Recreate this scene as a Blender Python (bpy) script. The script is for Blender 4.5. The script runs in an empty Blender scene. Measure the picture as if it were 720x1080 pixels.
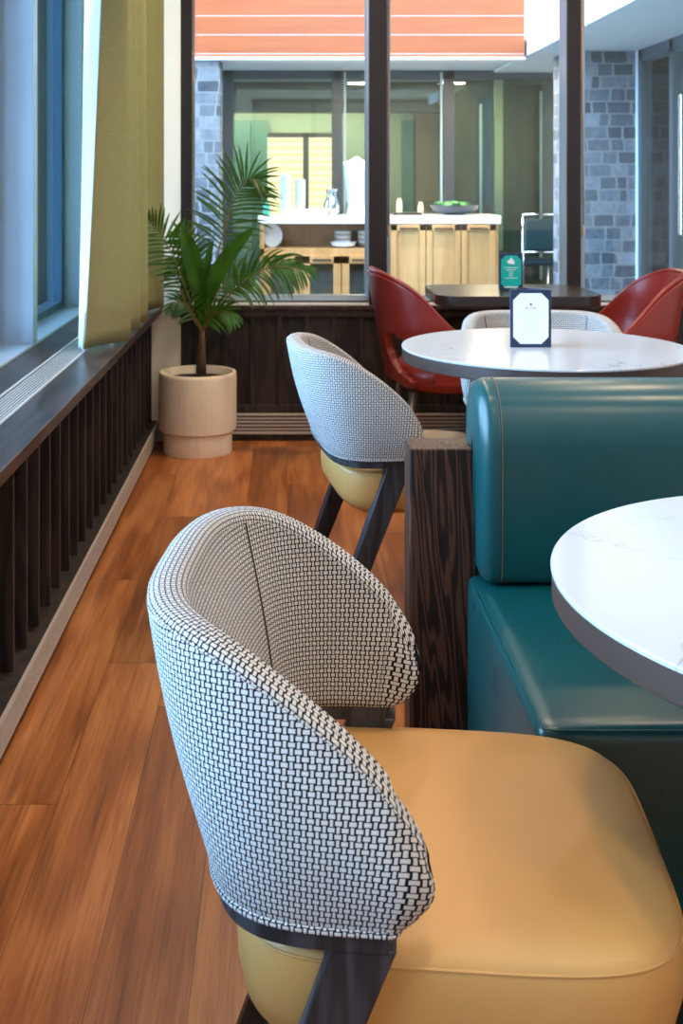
import bpy, bmesh, math, random
from mathutils import Vector, Matrix
random.seed(7)
SC = bpy.context.scene
COL = SC.collection
R = math.radians
F, VX, HY, EYE = 1200.0, 300.0, 190.0, 1.22

def at(px, py, Y):                       # a point of the place at depth Y
    return Vector(((px - VX) * Y / F, Y, EYE - (py - HY) * Y / F))
def xw(px, Y): return (px - VX) * Y / F
def zw(py, Y): return EYE - (py - HY) * Y / F

# ------------------------------------------------------------------ objects
def link(o, parent=None):
    COL.objects.link(o)
    if parent is not None: o.parent = parent
    return o
def obj(name, bm, mat, parent=None, smooth=False, bevel=0, seg=2, auto=None, loc=None):
    me = bpy.data.meshes.new(name)
    bmesh.ops.recalc_face_normals(bm, faces=bm.faces)
    bm.to_mesh(me); bm.free()
    if mat is not None: me.materials.append(mat)
    o = bpy.data.objects.new(name, me)
    link(o, parent)
    if loc is not None: o.location = loc
    if smooth:
        for p in me.polygons: p.use_smooth = True
    if auto is not None:
        try: me.set_sharp_from_angle(angle=R(auto))
        except Exception: pass
    if bevel:
        b = o.modifiers.new('bevel', 'BEVEL'); b.width = bevel; b.segments = seg
        b.limit_method = 'ANGLE'; b.angle_limit = R(40)
        for p in me.polygons: p.use_smooth = True
        w = o.modifiers.new('wn', 'WEIGHTED_NORMAL'); w.keep_sharp = True
    return o
def tag(o, label, cat, group=None, kind=None):
    o['label'] = label; o['category'] = cat
    if group: o['group'] = group
    if kind: o['kind'] = kind
    return o
def thing(name, label, cat, loc=(0, 0, 0), rz=0.0, group=None):
    o = bpy.data.objects.new(name, None); o.empty_display_size = .1
    link(o); o.location = loc; o.rotation_euler = (0, 0, rz)
    return tag(o, label, cat, group)
def struct(name, bm, mat, parent=None, **k):
    o = obj(name, bm, mat, parent, **k)
    if parent is None: o['kind'] = 'structure'
    return o
def dup(root, loc, rz, label, group=None):
    def cp(o, par):
        c = o.copy(); COL.objects.link(c); c.parent = par
        for ch in [q for q in bpy.data.objects if q.parent == o]: cp(ch, c)
        return c
    kids = [q for q in bpy.data.objects if q.parent == root]
    r = root.copy(); COL.objects.link(r)
    for k in kids: cp(k, r)
    r.location = loc; r.rotation_euler = (0, 0, rz); r['label'] = label
    if group: r['group'] = group
    return r

# ------------------------------------------------------------------ mesh helpers
def BM(): return bmesh.new()
def box(bm, x0, x1, y0, y1, z0, z1, M=None):
    vs = [bm.verts.new(Vector(p) if M is None else M @ Vector(p)) for p in
          ((x0,y0,z0),(x1,y0,z0),(x1,y1,z0),(x0,y1,z0),(x0,y0,z1),(x1,y0,z1),(x1,y1,z1),(x0,y1,z1))]
    for f in ((3,2,1,0),(4,5,6,7),(0,1,5,4),(1,2,6,5),(2,3,7,6),(3,0,4,7)):
        bm.faces.new([vs[i] for i in f])
    return bm
def bx(*a, **k): return box(BM(), *a, **k)
def hexa(bm, bot, top):                  # general 8 corner solid
    vs = [bm.verts.new(p) for p in list(bot) + list(top)]
    for f in ((3,2,1,0),(4,5,6,7),(0,1,5,4),(1,2,6,5),(2,3,7,6),(3,0,4,7)):
        bm.faces.new([vs[i] for i in f])
    return bm
def rings(bm, rs, close=True, cap0=False, cap1=False, uv=None):
    L = bm.loops.layers.uv.verify() if uv else None
    V = [[bm.verts.new(p) for p in r] for r in rs]
    n = len(V[0]); m = n if close else n - 1
    for i in range(len(V) - 1):
        for j in range(m):
            q = (j + 1) % n
            f = bm.faces.new((V[i][j], V[i][q], V[i+1][q], V[i+1][j]))
            if uv:
                for l, (a, b) in zip(f.loops, ((i, j), (i, j+1), (i+1, j+1), (i+1, j))):
                    l[L].uv = uv(a, b, j)
    if cap0: bm.faces.new(V[0][::-1])
    if cap1: bm.faces.new(V[-1])
    return V
def lathe(bm, prof, seg=48, c=(0, 0), cap0=True, cap1=True, M=None):
    rs = []
    for r, z in prof:
        ring = [Vector((c[0] + r*math.cos(2*math.pi*k/seg), c[1] + r*math.sin(2*math.pi*k/seg), z)) for k in range(seg)]
        if M is not None: ring = [M @ p for p in ring]
        rs.append(ring)
    rings(bm, rs, True, cap0, cap1)
    return bm
def tube(bm, pts, rad, seg=10, cap=True, uvs=None):
    pts = [Vector(p) for p in pts]; n = len(pts)
    if not isinstance(rad, (list, tuple)): rad = [rad] * n
    rs = []; up = None
    for i, p in enumerate(pts):
        t = (pts[min(i+1, n-1)] - pts[max(i-1, 0)]).normalized()
        if up is None:
            up = t.orthogonal().normalized()
        up = (up - t * up.dot(t)).normalized(); s = t.cross(up)
        rs.append([p + (up*math.cos(2*math.pi*k/seg) + s*math.sin(2*math.pi*k/seg)) * rad[i] for k in range(seg)])
    L = [0.0]
    for a, c in zip(pts, pts[1:]): L.append(L[-1] + (c - a).length)
    rings(bm, rs, True, cap, cap, uv=(lambda i, k, j: (L[i], k * uvs)) if uvs else None)
    return bm
def prism(bm, poly, a, b, axis='y'):     # polygon extruded along an axis
    def mk(p, w):
        return {'x': (w, p[0], p[1]), 'y': (p[0], w, p[1]), 'z': (p[0], p[1], w)}[axis]
    A = [bm.verts.new(mk(p, a)) for p in poly]; B = [bm.verts.new(mk(p, b)) for p in poly]
    n = len(poly)
    bm.faces.new(A[::-1]); bm.faces.new(B)
    for i in range(n): bm.faces.new((A[i], A[(i+1) % n], B[(i+1) % n], B[i]))
    return bm
def cat(pts, n):                         # Catmull-Rom through points
    P = [Vector(p) for p in pts]; P = [2*P[0]-P[1]] + P + [2*P[-1]-P[-2]]
    out = []; m = len(P) - 3
    for k in range(n + 1):
        s = k / n * m; i = min(int(s), m - 1); t = s - i
        a, b, c, d = P[i:i+4]
        out.append(.5*((2*b) + (c-a)*t + (2*a-5*b+4*c-d)*t*t + (3*b-a-3*c+d)*t**3))
    return out
def lerpt(tab, x):
    if x <= tab[0][0]: return tab[0][1]
    for (a, b), (c, d) in zip(tab, tab[1:]):
        if x <= c: return b + (d-b)*(x-a)/(c-a)
    return tab[-1][1]

# ------------------------------------------------------------------ materials
class S:                                 # tiny arithmetic on shader sockets
    def __init__(s, nt, k): s.nt, s.k = nt, k
    def m(s, op, o=None, c=None):
        n = s.nt.nodes.new('ShaderNodeMath'); n.operation = op
        s.nt.links.new(s.k, n.inputs[0])
        for i, v in ((1, o), (2, c)):
            if v is None: continue
            if isinstance(v, S): s.nt.links.new(v.k, n.inputs[i])
            else: n.inputs[i].default_value = v
        return S(s.nt, n.outputs[0])
    def __add__(s, o): return s.m('ADD', o)
    def __sub__(s, o): return s.m('SUBTRACT', o)
    def __mul__(s, o): return s.m('MULTIPLY', o)
    def __truediv__(s, o): return s.m('DIVIDE', o)
    def floor(s): return s.m('FLOOR')
    def frac(s): return s.m('FRACT')
    def abs(s): return s.m('ABSOLUTE')
    def sin(s): return s.m('SINE')
    def lt(s, o): return s.m('LESS_THAN', o)
    def gt(s, o): return s.m('GREATER_THAN', o)
    def step(s, a, b):
        n = s.nt.nodes.new('ShaderNodeMapRange'); n.interpolation_type = 'SMOOTHSTEP'
        s.nt.links.new(s.k, n.inputs[0]); n.inputs[1].default_value = a; n.inputs[2].default_value = b
        return S(s.nt, n.outputs[0])
class Mat:
    def __init__(s, name, col=(.5,.5,.5), rough=.5, metal=0, spec=.5, coat=0, coat_r=.1, sheen=0):
        s.m = bpy.data.materials.new(name); s.m.use_nodes = True
        s.nt = s.m.node_tree; s.b = s.nt.nodes['Principled BSDF']
        I = s.b.inputs
        I['Base Color'].default_value = (*col, 1); I['Roughness'].default_value = rough
        I['Metallic'].default_value = metal; I['Specular IOR Level'].default_value = spec
        I['Coat Weight'].default_value = coat; I['Coat Roughness'].default_value = coat_r
        I['Sheen Weight'].default_value = sheen
        s.out = s.nt.nodes['Material Output']
    def co(s, kind='Object'):
        n = s.nt.nodes.new('ShaderNodeTexCoord'); x = s.nt.nodes.new('ShaderNodeSeparateXYZ')
        s.nt.links.new(n.outputs[kind], x.inputs[0])
        return [S(s.nt, x.outputs[i]) for i in range(3)]
    def vec(s, *c):
        n = s.nt.nodes.new('ShaderNodeCombineXYZ')
        for i, v in enumerate(c):
            if isinstance(v, S): s.nt.links.new(v.k, n.inputs[i])
            else: n.inputs[i].default_value = v
        return n.outputs[0]
    def noise(s, v, scale=5, detail=4, rough=.55, dist=0):
        n = s.nt.nodes.new('ShaderNodeTexNoise'); n.inputs['Scale'].default_value = scale
        n.inputs['Detail'].default_value = detail; n.inputs['Roughness'].default_value = rough
        n.inputs['Distortion'].default_value = dist
        s.nt.links.new(v, n.inputs['Vector']); return S(s.nt, n.outputs[0])
    def white(s, v):
        n = s.nt.nodes.new('ShaderNodeTexWhiteNoise'); n.noise_dimensions = '3D'
        s.nt.links.new(v, n.inputs['Vector']); return S(s.nt, n.outputs[0])
    def ramp(s, f, stops):
        n = s.nt.nodes.new('ShaderNodeValToRGB'); e = n.color_ramp.elements
        while len(e) < len(stops): e.new(.5)
        for el, (p, c) in zip(e, stops): el.position = p; el.color = (*c, 1)
        s.nt.links.new(f.k, n.inputs[0]); return n.outputs[0]
    def mix(s, f, a, b, mode='MIX'):
        n = s.nt.nodes.new('ShaderNodeMix'); n.data_type = 'RGBA'; n.blend_type = mode
        if isinstance(f, S): s.nt.links.new(f.k, n.inputs[0])
        else: n.inputs[0].default_value = f
        for i, v in ((6, a), (7, b)):
            if isinstance(v, tuple): n.inputs[i].default_value = (*v, 1)
            else: s.nt.links.new(v, n.inputs[i])
        return n.outputs[2]
    def color(s, c): s.nt.links.new(c, s.b.inputs['Base Color']); return s
    def rough(s, f): s.nt.links.new(f.k, s.b.inputs['Roughness']); return s
    def bump(s, f, strength=.3, dist=.002):
        n = s.nt.nodes.new('ShaderNodeBump'); n.inputs['Strength'].default_value = strength
        n.inputs['Distance'].default_value = dist
        s.nt.links.new(f.k, n.inputs['Height']); s.nt.links.new(n.outputs[0], s.b.inputs['Normal']); return s

def plain(name, col, rough=.5, metal=0, var=.06, sc=8, **k):
    M = Mat(name, col, rough, metal, **k); x, y, z = M.co()
    n = M.noise(M.vec(x, y, z), sc, 3)
    M.color(M.mix(n, tuple(c*(1-var) for c in col), tuple(min(1, c*(1+var)) for c in col)))
    return M.m
def floor_mat():
    M = Mat('walnut planks', rough=.36); x, y, z = M.co()
    W, L = .1515, 1.25
    u = (x + .293) / W; row = u.floor(); fu = u.frac()
    off = M.white(M.vec(row, 3.7, 1.0)) * L * 3
    v = (y + off) / L; pl = v.floor(); fv = v.frac()
    rnd = M.white(M.vec(row, pl, 5.0)); r2 = M.white(M.vec(row, pl, 9.0))
    gx = x + rnd * 7; gy = y + r2 * 11
    warp = M.noise(M.vec(gx * 5, gy * .9, rnd * 9), 1, 2, .4)
    cath = ((warp * 26 + gx * 10).sin() * .5 + .5)
    fine = M.noise(M.vec(gx * 150, gy * 5, rnd), 1, 5, .65, .3)
    mid = M.noise(M.vec(gx * 28, gy * 1.4, r2), 1, 4, .6, .4)
    g = cath * .16 + fine * .50 + mid * .50
    base = M.ramp(g, [(.36, (.145, .042, .010)), (.56, (.335, .110, .028)), (.74, (.50, .20, .062))])
    tone = M.ramp(rnd, [(0, (.74, .72, .72)), (.55, (1, 1, 1)), (1, (1.22, 1.17, 1.1))])
    c = M.mix(1.0, base, tone, 'MULTIPLY')
    eu = (fu - .5).abs().gt(.4935); ev = (fv - .5).abs().gt(.4988)
    e = eu.m('MAXIMUM', ev)
    c = M.mix(e * .55, c, (.02, .008, .004))
    M.color(c); M.rough(fine * .16 + .27); M.bump(fine - e * .5, .12, .001)
    return M.m
def wood_mat(name, dark, mid, light, axis='z', scale=1.0, rough=.45, rings_=14, coat=0, contrast=1.0):
    M = Mat(name, mid, rough, coat=coat); c3 = M.co()
    i = 'xyz'.index(axis); a = c3[i]; o = [c for k, c in enumerate(c3) if k != i]
    s = scale
    w = M.noise(M.vec(o[0]*7*s, o[1]*7*s, a*1.1*s), 1, 3, .5, .3)
    r = (w * rings_ * 3.4 + o[0]*9*s).sin() * .5 + .5
    f = M.noise(M.vec(o[0]*190*s, o[1]*190*s, a*6*s), 1, 4, .6)
    g = r * .5 * contrast + f * .62
    M.color(M.ramp(g, [(.2, dark), (.5, mid), (.82, light)])); M.bump(f, .12, .001)
    return M.m
def oak_dark_mat():                      # black-stained oak with open cathedral grain
    M = Mat('stained oak', rough=.46, spec=.3); x, y, z = M.co()
    w = M.noise(M.vec(x*17 + z*.9, y*9, z*1.25), 1, 2.5, .45, .25)
    r = ((w * 95 + x * 150).sin() * .5 + .5).step(.25, .75)
    f = M.noise(M.vec(x*260, y*260, z*7), 1, 4, .65)
    d = M.noise(M.vec(x*420, y*420, z*26), 1, 2, .5)
    g = r * .40 + f * .62
    M.color(M.ramp(g, [(.22, (.006, .004, .003)), (.55, (.032, .013, .008)), (.85, (.115, .046, .024))]))
    M.bump(r * .5 + d, .22, .001); return M.m
def weave_mat():
    M = Mat('woven tweed', rough=.9, spec=.15); u, v, _ = M.co('UV')
    C = .0062
    nz = M.noise(M.vec(u*60, v*60, 0), 1, 2)
    U = u / C + (nz - .5) * .16; V = v / C + (nz - .5) * .16
    fu = (U.frac() - .5).abs(); fv = (V.frac() - .5).abs()
    ch = ((U.floor() + V.floor()) * .5).frac().gt(.25)
    h = (fv * -1 + .5).step(.12, .20) * ((fu * -1 + .5).step(-.06, .05))
    w = (fu * -1 + .5).step(.22, .31) * ((fv * -1 + .5).step(-.10, .02))
    k = h * (ch * -1 + 1) + w * ch
    yarn = M.noise(M.vec(u*900, v*900, 0), 1, 2)
    lightc = M.mix(yarn, (.50, .49, .48), (.76, .75, .73))
    M.color(M.mix(k, (.004, .005, .009), lightc)); M.bump(k + yarn * .25, .55, .0016)
    return M.m
def piping_mat():
    M = Mat('tweed piping', rough=.9, spec=.1); x, y, z = M.co(); n = M.noise(M.vec(x, y, z), 260, 1)
    M.color(M.mix(n.step(.40, .58), (.02, .02, .03), (.62, .61, .59))); return M.m
def leather_mat(name, col, rough=.32, bump=.12, var=.14):
    M = Mat(name, col, rough, spec=.5); x, y, z = M.co()
    a = M.noise(M.vec(x, y, z), 6, 3); f = M.noise(M.vec(x + 13.3, y + 7.7, z + 3.1), 380, 2, .5); c = M.noise(M.vec(x + 5.3, y + 2.7, z + 9.1), 17, 0)
    M.color(M.mix(a, tuple(v*(1-var) for v in col), tuple(v*(1+var) for v in col)))
    M.rough(a * .16 + (rough - .08)); M.bump(f * .5 + c * .8, bump, .0012); return M.m
def quartz_mat():
    M = Mat('white quartz', rough=.14, spec=.24); x, y, z = M.co()
    n = M.noise(M.vec(x*1.0, y*1.7, 0), 2.6, 5, .6, .6); p = M.noise(M.vec(x, y, 3), 2.2, 2)
    f = (n - .5).abs(); f = (f * -1 + 1).step(.988, 1.0) * p.step(.47, .66)
    M.color(M.mix(f * .75, (.49, .50, .52), (.16, .16, .19))); return M.m
def stone_mat():
    M = Mat('grey stone masonry', rough=.85); x, y, z = M.co()
    u = x + y; H = .104
    wob = M.noise(M.vec(u*5, z*5, 0), 1, 3)
    zz = z / H + (wob - .5) * .25; row = zz.floor(); fz = zz.frac()
    wr = M.white(M.vec(row, 1, 1))
    uu = u / .30 + wr * 5 + (wob - .5) * .2; b = uu.floor(); fu = uu.frac()
    rnd = M.white(M.vec(row, b, 2)); sp = (rnd * .5 + .25)
    side = fu.gt(sp); rnd2 = M.white(M.vec(row, b, side + 4))
    ev = (fu - sp).abs().lt(.035).m('MAXIMUM', (fu - .5).abs().gt(.475)).m('MAXIMUM', (fz - .5).abs().gt(.44))
    n = M.noise(M.vec(x*18, y*18, z*18), 1, 5, .65)
    st = M.ramp(rnd2 * .55 + n * .5, [(.2, (.030, .036, .046)), (.5, (.085, .097, .115)), (.8, (.22, .23, .25))])
    M.color(M.mix(ev, st, (.21, .21, .21))); M.bump(n * 1.0 - ev * .9, .7, .02); return M.m
def siding_mat():
    M = Mat('cedar siding', rough=.5); x, y, z = M.co()
    v = (z - 2.303) / .1625; row = v.floor(); fv = v.frac()
    r = M.white(M.vec(row, 1, 1))
    g = M.noise(M.vec(x*1.2 + r*9, y, z*34), 1, 5, .65)
    c = M.ramp(g * .75 + r * .28, [(.25, (.29, .058, .009)), (.55, (.40, .090, .017)), (.85, (.48, .135, .032))])
    e = (fv - .5).abs().gt(.476)
    M.color(M.mix(e, c, (.45, .37, .35))); return M.m
def glass_mat(name, tint=(.93, .98, .97), refl=1.0, rough=0.0):
    M = Mat(name); nt = M.nt
    tr = nt.nodes.new('ShaderNodeBsdfTransparent'); tr.inputs[0].default_value = (*tint, 1)
    gl = nt.nodes.new('ShaderNodeBsdfGlossy'); gl.inputs['Roughness'].default_value = rough
    gl.inputs['Color'].default_value = (refl, refl, refl, 1)
    fr = nt.nodes.new('ShaderNodeFresnel'); fr.inputs[0].default_value = 1.5
    mx = nt.nodes.new('ShaderNodeMixShader')
    nt.links.new(fr.outputs[0], mx.inputs[0]); nt.links.new(tr.outputs[0], mx.inputs[1]); nt.links.new(gl.outputs[0], mx.inputs[2])
    nt.links.new(mx.outputs[0], M.out.inputs[0]); return M.m
def fabric_mat(name, col, trans=.35, lincol=None):
    M = Mat(name, col, .9, spec=.15); nt = M.nt; x, y, z = M.co()
    n = M.noise(M.vec(x*500, y*500, z*25), 1, 3, .7); n2 = M.noise(M.vec(x*25, y*25, z*600), 1, 2, .7)
    k = n * .5 + n2 * .5
    c = M.mix(k.step(.3, .7), tuple(v*.86 for v in col), tuple(min(1, v*1.12) for v in col)); M.color(c)
    t = nt.nodes.new('ShaderNodeBsdfTranslucent'); nt.links.new(c, t.inputs[0])
    mx = nt.nodes.new('ShaderNodeMixShader'); mx.inputs[0].default_value = trans
    nt.links.new(M.b.outputs[0], mx.inputs[1]); nt.links.new(t.outputs[0], mx.inputs[2])
    nt.links.new(mx.outputs[0], M.out.inputs[0]); M.bump(k, .25, .0008); return M.m
def leaf_mat(name, a, b):
    M = Mat(name, a, .38, spec=.5); nt = M.nt; x, y, z = M.co()
    n = M.noise(M.vec(x, y, z), 14, 3); c = M.mix(n.step(.35, .7), a, b); M.color(c)
    t = nt.nodes.new('ShaderNodeBsdfTranslucent'); nt.links.new(M.mix(.5, c, (.30, .5, .04)), t.inputs[0])
    mx = nt.nodes.new('ShaderNodeMixShader'); mx.inputs[0].default_value = .22
    nt.links.new(M.b.outputs[0], mx.inputs[1]); nt.links.new(t.outputs[0], mx.inputs[2])
    nt.links.new(mx.outputs[0], M.out.inputs[0]); return M.m
def emit_mat(name, col, st, lines=False):
    M = Mat(name); nt = M.nt; e = nt.nodes.new('ShaderNodeEmission'); e.inputs[1].default_value = st
    x, y, z = M.co()
    if lines:
        f = ((z / .085).frac() - .5).abs().gt(.36)
        nt.links.new(M.mix(f, col, (col[0], col[1]*.72, col[2]*.5)), e.inputs[0])
    else: e.inputs[0].default_value = (*col, 1)
    nt.links.new(e.outputs[0], M.out.inputs[0]); return M.m

m_floor = floor_mat(); m_weave = weave_mat(); m_quartz = quartz_mat(); m_pipe = piping_mat(); m_stone = stone_mat(); m_siding = siding_mat()
m_tan = leather_mat('caramel leather', (.62, .335, .105), .42, .05, .07)
m_green = leather_mat('bottle green leather', (.002, .054, .055), .30, .12, .15)
m_red = leather_mat('oxblood leather', (.25, .023, .015), .33, .05, .10)
m_wenge = wood_mat('wenge', (.006, .004, .003), (.015, .010, .008), (.036, .023, .018), 'z', 1.0, .5)
m_wengey = wood_mat('wenge sill', (.012, .008, .007), (.030, .020, .018), (.055, .036, .032), 'y', 1.0, .34)
m_legw = wood_mat('grey stained ash', (.012, .012, .014), (.026, .026, .031), (.05, .05, .058), 'z', 1.3, .45)
m_oakd = oak_dark_mat()
m_oak = wood_mat('light oak', (.42, .22, .075), (.56, .32, .125), (.68, .43, .20), 'z', .8, .5, 3, 0, .5)
m_edge = plain('brown metal edge', (.055, .035, .028), .42, .05)
m_wall = plain('cream plaster', (.86, .74, .56), .85)
m_white = plain('white paint', (.80, .79, .77), .8)
m_frame = plain('bronze frame', (.022, .016, .016), .4, .2)
m_alu = plain('aluminium', (.78, .80, .82), .35, .5)
m_alub = plain('brushed warm aluminium', (.58, .53, .48), .42, .4)
m_bluem = plain('blue grey metal', (.42, .54, .66), .38, .35, .10, 3)
m_blued = plain('dark blue gasket', (.02, .07, .12), .4)
m_glass = glass_mat('window glass', (.95, .985, .98)); m_glassf = glass_mat('courtyard glass', (.80, .93, .90))
m_curt = fabric_mat('olive linen', (.36, .34, .17), .36); m_lin = fabric_mat('white lining', (.86, .88, .90), .40)
m_pot = plain('sand stoneware', (.90, .77, .58), .7, 0, .04, 12)
m_soil = plain('dark soil', (.018, .011, .008), .95, 0, .5, 60)
m_leaf = leaf_mat('palm green', (.022, .105, .010), (.05, .20, .018)); m_leafd = leaf_mat('palm deep green', (.012, .07, .012), (.03, .14, .016))
m_stem = plain('palm stem', (.20, .15, .045), .55, 0, .4, 30)
m_trunk = plain('palm trunk', (.10, .055, .028), .75, 0, .45, 40)
m_navy = plain('navy leatherette', (.012, .032, .075), .38, 0, .2, 40)
m_paper = plain('white card', (.86, .86, .86), .7, 0, .01); m_teal = plain('teal card', (.0, .42, .36), .5, 0, .04)
m_ink = plain('grey ink', (.16, .16, .20), .7); m_inkl = plain('pale grey ink', (.66, .68, .69), .7)
m_tabd = plain('dark laminate', (.038, .031, .030), .25, 0, .2, 3)
m_steel = plain('brushed steel', (.20, .18, .16), .35, .8)
m_chrome = plain('chrome', (.75, .76, .78), .12, 1)
m_china = plain('white china', (.85, .86, .86), .25, 0, .02); m_cuppap = plain('pale blue paper', (.62, .72, .84), .6)
m_dark = plain('matt black', (.012, .012, .013), .5)
m_grey = plain('courtyard paving', (.20, .215, .23), .8, 0, .2, 2)
m_window_glow = emit_mat('glowing window view', (1.0, .74, .44), 1.9, True)  # emission stands in for sunlit boards beyond the hall windows

# ================================================================== room shell
XL, YB, XR, YF, ZC = -.60, 5.33, 4.6, -2.6, 2.75
XG = -1.04                                  # left glazing plane
struct('floor', bx(-.70, XR, YF, YB + .02, -.05, 0), m_floor)
struct('ceiling', bx(-1.15, XR + .1, YF - .1, YB + .2, ZC, ZC + .12), m_white)
struct('wall_right', bx(XR, XR + .12, YF, YB + .1, -.05, ZC), m_wall)
struct('wall_front', bx(-1.15, XR + .1, YF - .12, YF, -.05, ZC), m_wall)
# left dwarf wall
b = bx(-1.06, -.655, YF, 5.31, -.05, .60); struct('wall_left', b, m_wenge)
# upper left wall above the glazing
struct('wall_left', bx(-1.16, -.88, YF, YB + .02, 2.52, ZC), m_white)
# sill: two boards either side of the air grille, closed underneath
b = BM(); box(b, -.684, -.572, YF, YB - .005, .600, .632); box(b, -.90, -.776, YF, YB - .005, .600, .632)
box(b, -.776, -.684, YF, YB - .005, .596, .606)
struct('trim_1', b, m_wengey, bevel=.003)
# fins of the slatted front + bottom rail
b = BM(); y = -2.45
y0 = 2.589 - .134 * 37
for k in range(58):
    yy = y0 + k * .134
    if yy < YF + .05 or yy > 5.29: continue
    box(b, -.657, -.617, yy, yy + .014, .096, .600)
struct('trim_2', b, m_wenge, bevel=.0025, seg=1)
struct('trim_3', bx(-.657, -.592, YF, 5.30, .055, .100), m_wenge)
struct('baseboard_left', bx(-.657, -.600, YF, 5.30, 0, .056), m_frame)

# back wall: cream column in the corner, wainscot, right-hand remainder
struct('wall_back', bx(-1.05, -.487, YB, YB + .22, -.02, ZC), m_wall)
b = bx(-.515, XR, YB + .012, YB + .2, 0, .60)
struct('wall_back', b, m_wenge)
struct('wall_back', bx(-.487, XR, YB, YB + .2, 2.45, ZC), m_wall)
b = BM()
for k in range(40):
    x = xw(266, YB) - .129*2 + k * .1285
    if x > XR - .05: break
    box(b, x - .011, x + .011, YB - .006, YB + .012, .15, .592)
box(b, -.515, XR, YB - .008, YB + .012, .580, .612)
box(b, -.515, XR, YB - .008, YB + .012, .128, .168)
box(b, -.515, XR, YB - .004, YB + .012, 0, .034)
struct('trim_4', b, m_wenge, bevel=.002, seg=1)
struct('trim_5', bx(-.515, XR, YB - .014, YB + .19, .612, .634), m_wengey, bevel=.003)

struct('trim_6', bx(-.47, XR - .02, YB + .006, YB + .10, .634, .6375), plain('sky sheen sill cap', (.86, .86, .92), .28))  # pale colour stands in for the sky reflected on the sill
# ------------------------------------------------------------ back window
w2 = BM(); Yw = YB
def mull(bm, p0, p1, d0=0, d1=.16): box(bm, xw(p0, Yw), xw(p1, Yw), Yw + d0, Yw + d1, .634, 2.45)
for p0, p1 in ((190, 202.5), (389, 408), (598, 612.5), (838, 856), (1060, 1078)): mull(w2, p0, p1)
box(w2, xw(190, Yw), XR, Yw + .10, Yw + .16, .634, .664)
box(w2, xw(190, Yw), XR, Yw + .02, Yw + .16, 2.40, 2.45)
win2 = struct('window_2', w2, m_frame, bevel=.003)
b = BM()
for p in (203, 385.6, 408.5, 591, 613, 835, 857): 
    x = xw(p, Yw + .15); box(b, x - .006, x + .012, Yw + .135, Yw + .155, .668, 2.40)
for p in (389, 598, 838, 1060):
    x = xw(p, Yw); box(b, x - .004, x + .001, Yw + .012, Yw + .14, .668, 2.40)
box(b, xw(203, Yw), XR, Yw + .094, Yw + .135, .646, .672)
obj('glazing_bead', b, m_bluem, win2)
for p0, p1 in ((196, 398), (398, 605), (605, 847), (847, 1068)):
    obj('pane', bx(xw(p0, Yw), xw(p1, Yw), Yw + .140, Yw + .150, .66, 2.42), m_glass, win2)

# ------------------------------------------------------------ left window
w1 = BM()
for yy in (4.03, 2.55, 1.07, -.41, -1.89):
    box(w1, XG - .02, -.888, yy, yy + .062, .632, 2.52)
box(w1, XG - .02, -.93, 5.225, 5.30, .632, 2.52)
box(w1, XG - .06, -.888, YF, 5.30, .618, .640)
box(w1, XG - .03, -.888, YF, 5.30, 2.49, 2.53)
win1 = struct('window_1', w1, m_bluem, bevel=.004)
b = BM(); e = [-2.6, -1.89, -.41, 1.07, 2.55, 4.03, 5.225]
for a, c in zip(e, e[1:]):
    box(b, XG - .005, XG + .03, a + .062, a + .092, .655, 2.49); box(b, XG - .005, XG + .03, c - .05, c, .655, 2.49)
    box(b, XG - .005, XG + .03, a + .062, c, .640, .670); box(b, XG - .005, XG + .03, a + .062, c, 2.45, 2.49)
obj('window_frame', b, m_blued, win1, bevel=.003)
for a, c in zip(e, e[1:]):
    obj('pane', bx(XG - .001, XG + .009, a + .06, c - .02, .66, 2.47), m_glass, win1)

# ------------------------------------------------------------ grilles
t = thing('air_grille', 'long aluminium bar grille let into the dark window sill on the left', 'vent', (-.73, 1.4, .606))
b = BM(); L0, L1 = YF - 1.4, 5.3 - 1.4
box(b, -.046, -.038, L0, L1, 0, .028); box(b, .036, .046, L0, L1, 0, .028)
obj('frame', b, m_alu, t, bevel=.001, seg=1)
b = BM()
for k in range(7):
    x = -.0285 + k * .0095; box(b, x - .0021, x + .0021, L0, L1, .0225, .0262)
obj('bars', b, m_alu, t)
obj('tray', bx(-.038, .036, L0, L1, .001, .0246), m_dark, t)
t = thing('floor_grille', 'long ribbed aluminium grille along the floor under the slatted wall', 'vent', (-.588, 1.4, .03))
b = BM(); box(b, -.004, .004, L0, L1, .060, .070); box(b, -.004, .004, L0, L1, 0, .010)
obj('frame', b, m_alub, t)
b = BM()
for k in range(5):
    z = .0165 + k * .0092; box(b, .0005, .004, L0, L1, z - .0024, z + .0024)
obj('bars', b, m_alub, t)
obj('backing', bx(-.012, .0026, L0, L1, .002, .068), m_dark, t)
t = thing('floor_grille', 'pale louvred grille at the foot of the dark back wall panelling', 'vent', (.3, YB - .012, .034))
b = BM(); X0, X1 = -.80, 4.2
box(b, X0, X1, -.008, .004, .085, .096); box(b, X0, X1, -.008, .004, 0, .012)
obj('frame', b, m_alub, t, bevel=.001, seg=1); obj('backing', bx(X0, X1, .004, .008, 0, .096), m_dark, t)
b = BM()
for k in range(4):
    z = .024 + k * .0165; box(b, X0, X1, -.006, .002, z - .0045, z + .0045)
obj('bars', b, m_alub, t)

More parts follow.
